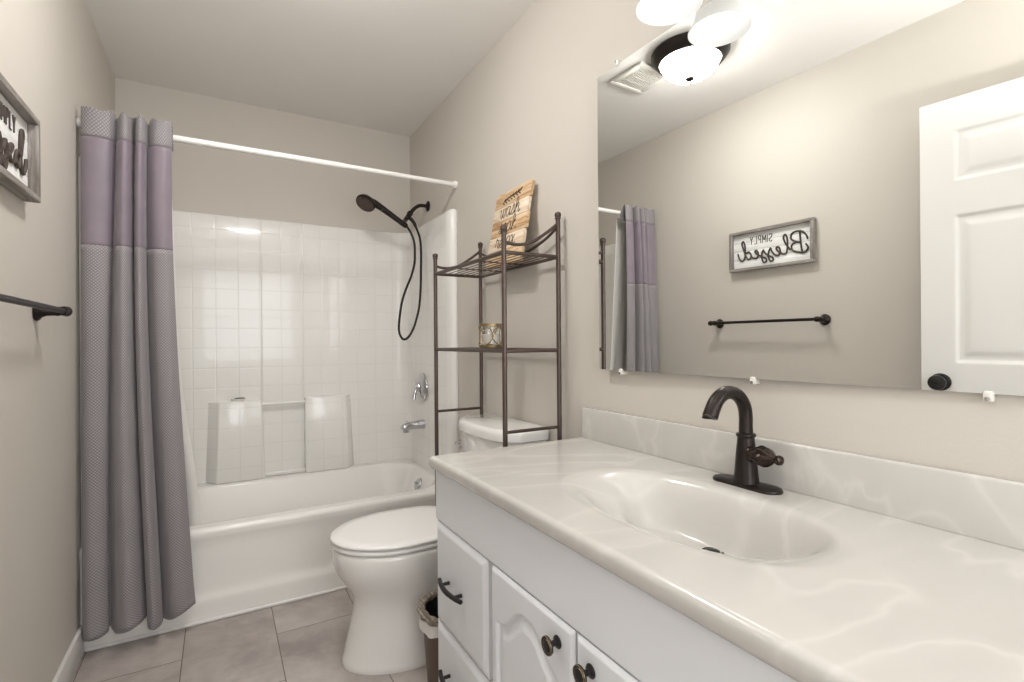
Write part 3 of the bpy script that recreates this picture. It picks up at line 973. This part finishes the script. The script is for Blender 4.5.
def curtain_part(name, z1, z0, mat, nz, grow=0, wav=0):
    g = bmesh.new(); uvl = g.loops.layers.uv.new('UVMap')
    V = []
    for j in range(nz+1):
        z = z1+(z0-z1)*j/nz
        row = []
        for i in range(NA):
            x, y = cloth(i, z)
            zz = z
            if wav and j == 0: zz += .006*math.sin(i*.19)+.003*math.sin(i*.33+1) + .005*math.sin(i*.07)
            elif wav and j == 1: zz += .003*math.sin(i*.19)
            if name == 'waffle_panel' and j > nz-6:
                s = i/(NA-1)
                q_ = i/9.0; zz += (j-(nz-6))/6*(.034*sst(7, 11.5, q_)*(q_ < 12.3) + .042*sst(19, 22, q_) + .010*sst(2, 5, q_)*(q_ < 6))
            q = V and 0
            row.append(g.verts.new((x, y-grow, zz)))
        V.append(row)
    if wav:          # the header folds over the rod and hangs down behind it
        zt = [v.co.z for v in V[0]]
        back = []
        for zz in (0, .5, 1):
            back.append([g.verts.new((V[0][i].co.x, V[0][i].co.y+(.010 if zz == 0 else .046)+0*zz, lerp(zt[i]+(.001 if zz == 0 else 0), z0+.004, zz))) for i in range(NA)])
        V = back[::-1] + V
        nz += 3
    for j in range(nz):
        for i in range(NA-1):
            f = g.faces.new((V[j+1][i], V[j+1][i+1], V[j][i+1], V[j][i]))
            for lp, (jj, ii) in zip(f.loops, ((j+1, i), (j+1, i+1), (j, i+1), (j, i))):
                lp[uvl].uv = (uarc[ii], z1+(z0-z1)*jj/nz)
    me = bpy.data.meshes.new(name); g.to_mesh(me); g.free()
    o = link(name, me, mat, cu, 80)
    md = o.modifiers.new('thick', 'SOLIDIFY'); md.thickness = .0016; md.offset = 0
    return o
cu = thing('shower_curtain', 'grey waffle shower curtain with mauve satin band gathered at the left wall', 'curtain', (.17, 2.35, ZB))
curtain_part('header_band', ZT, 1.862, M['waffle'], 10, 0, 1)
curtain_part('satin_band', 1.866, 1.462, M['satin'], 22)
curtain_part('waffle_panel', 1.468, ZB, M['waffle'], 64, .0006)
for zz in (1.8635,):
    b = MB()
    b.tube([(*[c for c in cloth(i, zz)], zz) for i in range(0, NA, 2)], .0022, 6)
    for v in b.bm.verts: v.co.y -= .0016
    b.obj('seam_piping', M['waffle'], cu)

lp = [(.044, 2.49), (.07, 2.475), (.10, 2.50), (.14, 2.475), (.18, 2.50), (.22, 2.475), (.26, 2.498), (.30, 2.478), (.318, 2.485)]
lt = [(.020, 2.418), (.05, 2.428), (.08, 2.42), (.11, 2.430), (.14, 2.42), (.17, 2.430), (.20, 2.42), (.235, 2.430), (.275, 2.424)]
LB, LT = dense(lp, 6), dense(lt, 6)
b = MB()
def lin_pt(i, z):
    t = (1.93-z)/(1.93-.21)
    p = LT[i].lerp(LB[i], min(1, t*1.15))
    s = i/(len(LB)-1)
    return Vector((p.x+.045*s*sst(.50, .88, t), p.y+.03*sst(.75, 1, t), z))
b.slab(list(range(len(LB))), linsp(.21, 1.90, 40), lin_pt)
lo = b.obj('curtain_liner', M['liner'], None, 80)
md = lo.modifiers.new('thick', 'SOLIDIFY'); md.thickness = .0008
tag(lo, 'thin white shower liner hanging inside the tub behind the curtain', 'curtain liner')

# ------------------------------------------------------------------ toilet
TC = 1.805
to = thing('toilet', 'white elongated toilet with closed lid between tub and vanity', 'toilet', (1.1, TC, 0))
def egg(xf, xb, hw, z, n=56, pf=2.0, pb=2.6, cxk=.50, dy=0):
    # front ellipse to widest point, squarer back
    cx = lerp(xf, xb, cxk); r = []
    for k in range(n):
        a = 2*PI*k/n; c, s = math.cos(a), math.sin(a)
        p = pf if c < 0 else pb
        ax = (cx-xf) if c < 0 else (xb-cx)
        r.append(Vector((cx+ax*math.copysign(abs(c)**(2/p), c), TC+dy+hw*math.copysign(abs(s)**(2/p), s), z)))
    return r
lev = [(0, .801, 1.36, .150), (.012, .801, 1.36, .151), (.03, .806, 1.355, .147), (.08, .817, 1.345, .140), (.14, .832, 1.335, .134), (.19, .841, 1.325, .132), (.225, .838, 1.315, .138), (.26, .822, 1.30, .149), (.29, .803, 1.285, .161), (.32, .785, 1.275, .171), (.345, .776, 1.27, .178), (.37, .772, 1.265, .182), (.395, .772, 1.262, .183), (.404, .777, 1.258, .179), (.407, .785, 1.25, .170)]
Pz, _ = catmull([Vector((a, c, d)) for z, a, c, d in lev], [l[0] for l in lev], 3)
_, Rz = catmull([Vector((0, 0, 0)) for l in lev], [l[0] for l in lev], 3)
b = MB()
b.loft([egg(p.x, p.y, p.z, z, cxk=.46) for p, z in zip(Pz, Rz)])
b.box(1.16, 1.50, TC-.115, TC+.115, .30, .42, .02, 3)
b.lathe([(0, 0), (.012, 0), (.012, .010), (.008, .016), (0, .018)], 16, T(1.06, TC-.128, .012))
b.obj('bowl', M['porcelain'], to, 50)
b = MB()
def edgering(zs, xf, xb, hw, round_=.006, crown=0):
    z0, z1 = zs
    R = [egg(xf+round_, xb, hw-round_, z0, pb=3.2), egg(xf+.001, xb, hw-.001, z0+.004, pb=3.2), egg(xf, xb, hw, (z0+z1)/2, pb=3.2), egg(xf+.001, xb, hw-.001, z1-.004, pb=3.2), egg(xf+round_, xb-round_, hw-round_, z1, pb=3.2)]
    if crown:
        for f_ in (.85, .6, .3): R.append(egg(lerp((xf+xb)/2, xf+round_, f_), lerp((xf+xb)/2, xb-round_, f_), (hw-round_)*f_, z1+crown*(1-f_*f_), pb=3.2))
    return R
b.loft(edgering((.4095, .425), .768, 1.235, .184))
b.obj('seat', M['seat'], to, 50)
b = MB()
b.loft(edgering((.4285, .4435), .766, 1.238, .186, .006, .005))
b.obj('lid', M['seat'], to, 50)
for s in (-1, 1):
    b = MB(); b.box(1.222, 1.262, TC+s*.075-.02, TC+s*.075+.02, .407, .438, .006)
    b.obj('hinge', M['seat'], to)
def tankring(grow, z, n=14):
    r = []
    xb = 1.512; hw = .238+grow; xf = 1.335-grow
    # back edge straight, front bulging curve, rounded corners
    for k in range(2*n+1):
        t = -1+k/n
        y = hw*math.sin(t*PI/2)
        q = abs(y/hw)
        xx = xf - .030*(1-q**2) + .055*q**7
        r.append(Vector((xx, TC+.005+y, z)))
    r.append(Vector((xb-.012, TC+.005+hw, z))); r.append(Vector((xb, TC+.005+hw-.010, z)))
    r.append(Vector((xb, TC+.005-hw+.010, z))); r.append(Vector((xb-.012, TC+.005-hw, z)))
    return r
b = MB()
b.loft([tankring(-.035, .415), tankring(-.028, .425), tankring(-.018, .55), tankring(-.010, .71), tankring(-.010, .739)])
b.obj('tank', M['porcelain'], to, 50)
b = MB()
b.loft([tankring(-.004, .7392), tankring(.002, .743), tankring(.003, .765), tankring(.001, .776), tankring(-.006, .7835), tankring(-.014, .786)])
b.obj('tank_lid', M['porcelain'], to, 45)
b = MB()
hy = TC+.165
b.lathe([(0, 0), (.013, 0), (.013, .006), (.008, .010), (.007, .016), (0, .016)], 20, T(1.325, hy, .682) @ RY(-PI/2))
b.tube([(1.306, hy, .682), (1.302, hy-.02, .681), (1.300, hy-.06, .676)], [.008, .006, .0075], 12, 4)
b.obj('flush_handle', M['chrome'], to)

# ------------------------------------------------------------------ bin
BXc, BYc = 1.085, 1.497
bn = thing('trash_bin', 'small brown round bin with a woven rope rim between toilet and vanity', 'trash bin', (BXc, BYc, 0))
b = MB()
b.lathe([(0, 0), (.078, 0), (.082, .004), (.100, .262), (.097, .262), (.079, .010), (0, .010)], 40, T(BXc, BYc, 0))
b.obj('bin_body', M['bin'], bn)
b = MB()
ringp = [(BXc+.102*math.cos(a), BYc+.102*math.sin(a), .268+.003*math.sin(3*a)) for a in linsp(0, 2*PI*(1-1/64), 64)]
b.tube(ringp, [.0125+.0022*math.sin(i*1.5708) for i in range(64)], 10, 0, closed=True)
b.obj('rope_rim', M['rope'], bn)
b = MB()
n_ = 72
def skirt(r, z, amp):
    return [Vector((BXc+(r+amp*math.sin(9*2*PI*k/n_)+amp*.6*math.sin(14*2*PI*k/n_+1))*math.cos(2*PI*k/n_), BYc+(r+amp*math.sin(9*2*PI*k/n_))*math.sin(2*PI*k/n_), z+amp*2*math.sin(5*2*PI*k/n_))) for k in range(n_)]
b.loft([skirt(.104, .258, 0), skirt(.107, .242, .001), skirt(.109, .222, .003), skirt(.107, .2215, .003), skirt(.105, .240, .001)], False, False)
b.obj('bag_cuff', M['white_bag'], bn)
b = MB()
b.loft([skirt(.097, .272, 0), skirt(.093, .262, .002), skirt(.088, .20, .003), skirt(.07, .12, .004), skirt(.02, .10, .002)], False, True)
b.obj('bag_lining', M['bag'], bn)

# ------------------------------------------------------------------ over-toilet rack
rk = thing('storage_rack', 'brown metal over-toilet storage rack with wire shelves', 'rack', (1.38, 1.785, 0))
XF, XB, YN, YR = 1.268, 1.490, 1.478, 2.098
PR = .0085
posts = [(XF, YR, 1.478), (XF, YN, 1.478), (XB, YR, 1.548), (XB, YN, 1.548)]
for x, y, z in posts:
    b = MB(); b.tube([(x, y, .0), (x, y, z)], PR, 14)
    b.lathe([(PR*.8, -.004), (.0115, -.002), (.0115, .001), (.009, .003), (.0112, .007), (.0122, .012), (.0105, .019), (.006, .0225), (0, .0235)], 20, T(x, y, z))
    b.obj('post', M['rack'], rk)
def rail(p, q, r=.0058, name='rail'):
    b = MB(); b.tube([p, q], r, 10); return b.obj(name, M['rack'], rk)
def curve_rail(y):
    b = MB()
    z0, z1 = 1.445, 1.535
    pts = [(XF, y, z0), (XF+.05, y, z0-.006), (XF+.11, y, z0+.008), (XF+.17, y, z0+.045), (XB, y, z1-.005)]
    b.tube(pts, .0058, 10, 6)
    b.obj('curved_side_rail', M['rack'], rk)
curve_rail(YN); curve_rail(YR)
b = MB()
b.tube([(XB, YN, 1.520), (XB, YN+.08, 1.488), (XB, YN+.20, 1.462), (XB, (YN+YR)/2, 1.452), (XB, YR-.20, 1.462), (XB, YR-.08, 1.488), (XB, YR, 1.520)], .0058, 10, 6)
b.obj('curved_back_rail', M['rack'], rk)
def wire_shelf(z):
    sh = bpy.data.objects.new('wire_shelf', None)
    b = MB()
    for p, q in (((XF, YN), (XF, YR)), ((XB, YN), (XB, YR)), ((XF, YN), (XB, YN)), ((XF, YR), (XB, YR))):
        b.tube([(*p, z), (*q, z)], .0068, 12)
    o = b.obj('shelf_frame', M['rack'], rk)
    b = MB()
    for k in range(7):
        x = XF+(k+1)*(XB-XF)/8; b.tube([(x, YN, z+.003), (x, YR, z+.003)], .0019, 6)
    for k in range(2):
        y = YN+(k+1)*(YR-YN)/3; b.tube([(XF, y, z-.001), (XB, y, z-.001)], .0025, 6)
    b.obj('shelf_wires', M['rack'], o)
    bpy.data.objects.remove(sh)
wire_shelf(1.410); wire_shelf(1.078)
for y in (YN, YR): rail((XF, y, .805), (XB, y, .805))
rail((XB, YN, .18), (XB, YR, .18))
rail((XF, YN, .20), (XB, YN, .20)); rail((XF, YR, .20), (XB, YR, .20))

# ------------------------------------------------------------------ handwriting strokes
GL = {  # script letters: strokes of (x, y), advance; x-height 1
 'a': ([[(.75, .85), (.45, 1.0), (.1, .65), (.1, .25), (.35, .0), (.65, .3), (.78, .95), (.75, .35), (.85, .02), (1.1, .25)]], 1.0),
 'b': ([[(.0, .3), (.4, 1.3), (.35, 2.1), (.12, 1.9), (.1, .6), (.25, .0), (.65, .1), (.75, .6), (.5, .95), (.2, .7)]], .95),
 'c': ([[(.75, .8), (.5, 1.0), (.1, .6), (.15, .15), (.5, .0), (.9, .3)]], .85),
 'd': ([[(.72, .8), (.45, 1.0), (.1, .6), (.12, .15), (.4, .0), (.7, .4), (1.0, 1.6), (1.12, 2.2), (.98, 2.35), (.82, 1.9), (.78, .7), (.9, .05), (1.2, .1), (1.45, .6)]], 1.3),
 'e': ([[(.0, .2), (.45, .45), (.68, .8), (.5, 1.02), (.18, .75), (.14, .25), (.4, .0), (.85, .3)]], .8),
 'h': ([[(.0, .2), (.45, 1.3), (.45, 2.1), (.22, 2.1), (.15, 1.2), (.12, .0)], [(.13, .4), (.4, .95), (.65, .85), (.66, .2), (.8, .0), (1.0, .25)]], .95),
 'k': ([[(.0, .2), (.45, 1.3), (.45, 2.1), (.22, 2.1), (.15, 1.2), (.12, .0)], [(.7, .95), (.2, .5), (.5, .25), (.75, .0), (.95, .2)]], .9),
 'l': ([[(.0, .2), (.4, 1.1), (.52, 2.0), (.35, 2.3), (.18, 1.9), (.16, .5), (.3, .0), (.6, .25)]], .55),
 'o': ([[(.5, 1.0), (.12, .7), (.15, .2), (.45, .0), (.75, .35), (.7, .8), (.45, 1.0), (.6, .8), (.95, .85)]], .9),
 'r': ([[(.0, .2), (.15, .95), (.28, 1.05), (.35, .85), (.6, .85), (.55, .3), (.65, .0), (.85, .25)]], .8),
 's': ([[(.0, .15), (.35, .7), (.42, 1.1), (.55, .7), (.62, .25), (.35, -.02), (.1, .12)], [(.45, .05), (.8, .25)]], .75),
 'w': ([[(.0, .8), (.12, .95), (.15, .3), (.35, .0), (.55, .4), (.6, .95), (.6, .3), (.8, .0), (1.0, .4), (1.02, .9), (1.2, .85)]], 1.15),
 'x': ([[(.0, .85), (.2, .95), (.6, .0), (.85, .2)], [(.7, .95), (.05, .0)]], .85),
 'S': ([[(.3, -.55), (.1, -.3), (.35, .2), (.55, 1.1), (.66, .3), (.55, -.5), (.3, -.55)]], .9),
}
def script(text, kern={}):
    out = []; x = 0
    for ch in text:
        st, adv = GL[ch]
        for s in st: out.append([(px+x, py*(.72 if py > 1.1 else 1)) for px, py in s])
        x += adv
    return out, x
BLESSED = [
 [(.55, 2.45), (.50, 1.6), (.42, .6), (.35, .05)],                                                     # stem of B
 [(.05, .9), (-.15, .4), (.1, -.05), (.55, .0), (1.15, .35), (1.25, .95), (.85, 1.25), (.55, 1.2), (.9, 1.35), (1.3, 1.75), (1.25, 2.3), (.85, 2.55), (.35, 2.4), (.0, 1.9), (-.12, 1.4)],
 [(1.35, .45), (1.75, 1.2), (1.98, 2.0), (1.85, 2.4), (1.66, 2.0), (1.62, 1.0), (1.72, .2), (2.0, .1), (2.3, .35), (2.62, .75), (2.58, 1.05), (2.35, .9), (2.28, .35), (2.5, .02), (2.85, .25), (3.1, .75)],
 [(3.1, .75), (3.18, 1.05), (3.35, .6), (3.38, .0), (3.2, -.55), (2.95, -.45), (3.0, -.1), (3.4, .2), (3.75, .65), (3.85, 1.0)],
 [(3.85, 1.0), (4.0, .55), (4.0, -.1), (3.82, -.6), (3.58, -.48), (3.62, -.12), (4.05, .2), (4.4, .5), (4.66, .82), (4.6, 1.05), (4.4, .85), (4.36, .35), (4.55, .08), (4.9, .2), (5.1, .45)],
 [(5.55, .85), (5.3, 1.0), (5.08, .6), (5.12, .2), (5.35, .08), (5.6, .5), (5.85, 1.5), (6.0, 2.15), (5.88, 2.45), (5.7, 2.0), (5.66, .8), (5.78, .1), (6.05, -.05), (6.3, .4), (6.42, .95)],
]
CAPS = {'S': [[(.55, .85), (.4, 1), (.12, .95), (.08, .7), (.3, .53), (.55, .35), (.5, .08), (.25, 0), (.03, .15)]], 'I': [[(.1, 0), (.1, 1)]],
        'M': [[(.05, 0), (.12, 1)], [(.12, 1), (.4, .3)], [(.4, .3), (.68, 1)], [(.68, 1), (.75, 0)]], 'P': [[(.08, 0), (.08, 1)], [(.08, 1), (.4, 1), (.55, .78), (.4, .52), (.08, .5)]],
        'L': [[(.08, 1), (.08, 0)], [(.08, 0), (.5, 0)]], 'Y': [[(.02, 1), (.3, .5)], [(.58, 1), (.3, .5)], [(.3, .5), (.3, 0)]]}
def strokes_mesh(strokes, place, r, res=6, n=8, squash=1):
    b = MB()
    for s in strokes:
        b.tube([place(x, y) for x, y in s], r, n, res if len(s) > 2 else 0)
    return b

# ------------------------------------------------------------------ "Simply Blessed" sign on the left wall
SY0, SY1, SGZ0, SGZ1 = 1.335, 1.790, 1.487, 1.705
sg = thing('wall_sign', 'framed white board sign reading Simply Blessed on the left wall', 'wall sign', (0, 1.6, 1.5))
fw, fd = .016, .034
b = MB()
b.box(.001, fd, SY0, SY1, SGZ0, SGZ0+fw, .0015); b.box(.001, fd, SY0, SY1, SGZ1-fw, SGZ1, .0015)
fr = b.obj('frame', M['grey_wood'], sg)
for a_ in (SY0, SY1-fw):
    b = MB(); b.box(.001, fd, a_, a_+fw, SGZ0+fw, SGZ1-fw, .0015)
    b.obj('frame_upright', M['grey_wood_v'], fr)
b = MB()
bz0, bz1 = SGZ0+fw, SGZ1-fw
for k in range(4):
    a = bz0+(bz1-bz0)*k/4; c = bz0+(bz1-bz0)*(k+1)/4
    b.box(.002, .012, SY0+fw, SY1-fw, a+.0006, c-.0006, .0008)
b.obj('board', M['white_wood'], sg)
# facing +x: text runs towards -y ... seen from inside the room reading left to right is +y
sc = (SY1-SY0-2*fw-.045)/6.55
ybase = SY0+fw+.026; zb_ = bz0+.043
b = strokes_mesh(BLESSED, lambda x, y: (.0155, ybase+sc*x, zb_+sc*1.0*y*.74), .0044, 7, 8)
b.obj('script_lettering', M['ink'], sg)
st = []; x = 0
for ch in 'SIMPLY':
    for s in CAPS[ch]: st.append([(px+x, py) for px, py in s])
    x += {'I': .36, 'M': 1.0}.get(ch, .80)
s2 = .040
b = strokes_mesh(st, lambda px, py: (.0135, SY0+fw+.200+s2*.72*px, bz0+.124+s2*py), .0019, 5, 6)
b.obj('capital_lettering', M['ink'], sg)

# ------------------------------------------------------------------ towel bar on the left wall
tb = thing('towel_bar', 'dark bronze towel bar below the sign on the left wall', 'towel bar', (0, 1.6, 1.2))
TB0, TB1, TZ = 1.298, 1.875, 1.206
b = MB(); b.tube([(.063, TB0-.004, TZ), (.063, TB1+.004, TZ)], .0078, 14)
b.obj('bar', M['bronze'], tb)
for y in (TB0, TB1):
    b = MB()
    b.lathe([(0, 0), (.026, 0), (.027, .004), (.024, .009), (.017, .014), (.0125, .024), (.0115, .040), (.0125, .050)], 28, T(.0008, y, TZ-.002) @ RY(PI/2))
    b.tube([(.045, y, TZ-.001), (.064, y, TZ)], [.0125, .0125], 16)
    s = 1 if y == TB1 else -1
    b.lathe([(0, -.016), (.0125, -.015), (.0135, -.005), (.011, .004), (.0135, .010), (.0145, .018), (.0125, .026), (.006, .031), (0, .032)], 24, T(.063, y, TZ) @ RX(-s*PI/2))
    b.obj('mounting_post', M['bronze'], tb)

# ------------------------------------------------------------------ wash soak relax sign on the rack
ws = thing('wooden_sign', 'plank sign reading wash soak relax leaning on the rack top shelf', 'wooden sign', (1.44, 1.80, 1.418))
tilt = math.atan2(.060, .318)
WM = T(1.446, 0, 1.4165) @ RY(tilt)
wy0, wy1 = 1.648, 1.930
hs = [0, .066, .130, .196, .260, .325]
offs = [0, .003, -.002, .004, .001]
for k in range(5):
    b = MB()
    b.box(-.016, 0, wy0+offs[k], wy1+offs[k]*.7, hs[k]+.0008, hs[k+1]-.0008, .0018, 2, mat=WM)
    b.obj('plank', M['pine_wash'] if k in (1, 3) else M['pine_tan'], ws)
for y in (wy0+.05, wy1-.05):
    b = MB(); b.box(.0005, .009, y-.015, y+.015, .02, .30, .001, mat=WM)
    b.obj('batten', M['pine_tan'], ws)
def sign_text(word, zc, s, yshift=0):
    st, wd = script(word)
    w0 = wd*s
    # seen from the room (camera looks +x) left to right is -y
    yl = (wy0+wy1)/2+w0/2+yshift
    b = strokes_mesh(st, lambda x, y: tuple(WM @ Vector((-.0168, yl-s*x, zc+s*y))), .0013, 5, 6)
    b.obj('lettering', M['ink2'], ws)
sign_text('wash', .208, .042)
sign_text('soak', .142, .040)
sign_text('relax', .078, .040)
b = MB()
def wp(y, z): return tuple(WM @ Vector((-.0168, y, z)))
cyy = (wy0+wy1)/2
b.tube([wp(cyy+.07, .275), wp(cyy+.03, .290), wp(cyy-.02, .293), wp(cyy-.07, .300)], .0012, 6, 5)
for k in range(7):
    t = k/6; y = cyy+.062-.125*t; z = .279+.018*t
    for s in (-1, 1):
        yy = y+(.009 if s < 0 else 0)
        b.tube([wp(yy, z), wp(yy-.004, z+s*.006), wp(yy-.010, z+s*.010), wp(yy-.016, z+s*.011)], [.0006, .0028, .0026, .0005], 6, 3)
b.obj('leaf_sprig', M['ink2'], ws)

# ------------------------------------------------------------------ candle holder on the lower shelf
CHX, CHY, CHZ = 1.365, 1.765, 1.0865
ch = thing('candle_holder', 'gold scrollwork candle holder on the rack middle shelf', 'candle holder', (CHX, CHY, CHZ))
hr, hh = .045, .094
b = MB()
b.lathe([(0, 0), (hr, 0), (hr+.001, .003), (hr+.001, .010), (hr-.002, .012), (0, .012)], 36, T(CHX, CHY, CHZ))
b.lathe([(hr-.003, hh-.010), (hr+.001, hh-.010), (hr+.001, hh), (hr-.003, hh)], 36, T(CHX, CHY, CHZ), closed=True)
for k in range(5):
    a0 = 2*PI*k/5+.35
    for s, q in ((1, 0), (-1, .63)):
        pts = []
        for j in range(15):
            t = -1+2*j/14
            a = a0+q+s*(.36-.62*t*t)*1.0
            pts.append((CHX+hr*math.cos(a), CHY+hr*math.sin(a), CHZ+hh*.5+t*(hh*.5-.010)))
        b.tube(pts, .0022, 6)
b.obj('scrollwork', M['gold'], ch)
b = MB()
b.lathe([(0, .013), (hr-.006, .013), (hr-.006, hh-.006), (hr-.008, hh-.006), (hr-.008, .015), (0, .015)], 32, T(CHX, CHY, CHZ))
b.obj('glass_cup', M['clear'], ch)
b = MB()
b.lathe([(0, .0155), (.034, .0155), (.0355, .018), (.0355, .050), (.033, .053), (0, .052)], 28, T(CHX, CHY, CHZ))
b.tube([(CHX, CHY, CHZ+.051), (CHX+.001, CHY, CHZ+.062)], .001, 6)
tag(b.obj('candle', M['wax']), 'white candle inside the gold holder', 'candle')

# ------------------------------------------------------------------ move every Empty to its thing's base
bpy.context.view_layer.update()
for o, loc in BASES:
    v = Vector(loc)
    o.location = v
    for chd in [c for c in bpy.data.objects if c.parent == o]:
        chd.location = chd.location - v
    del o['_base']
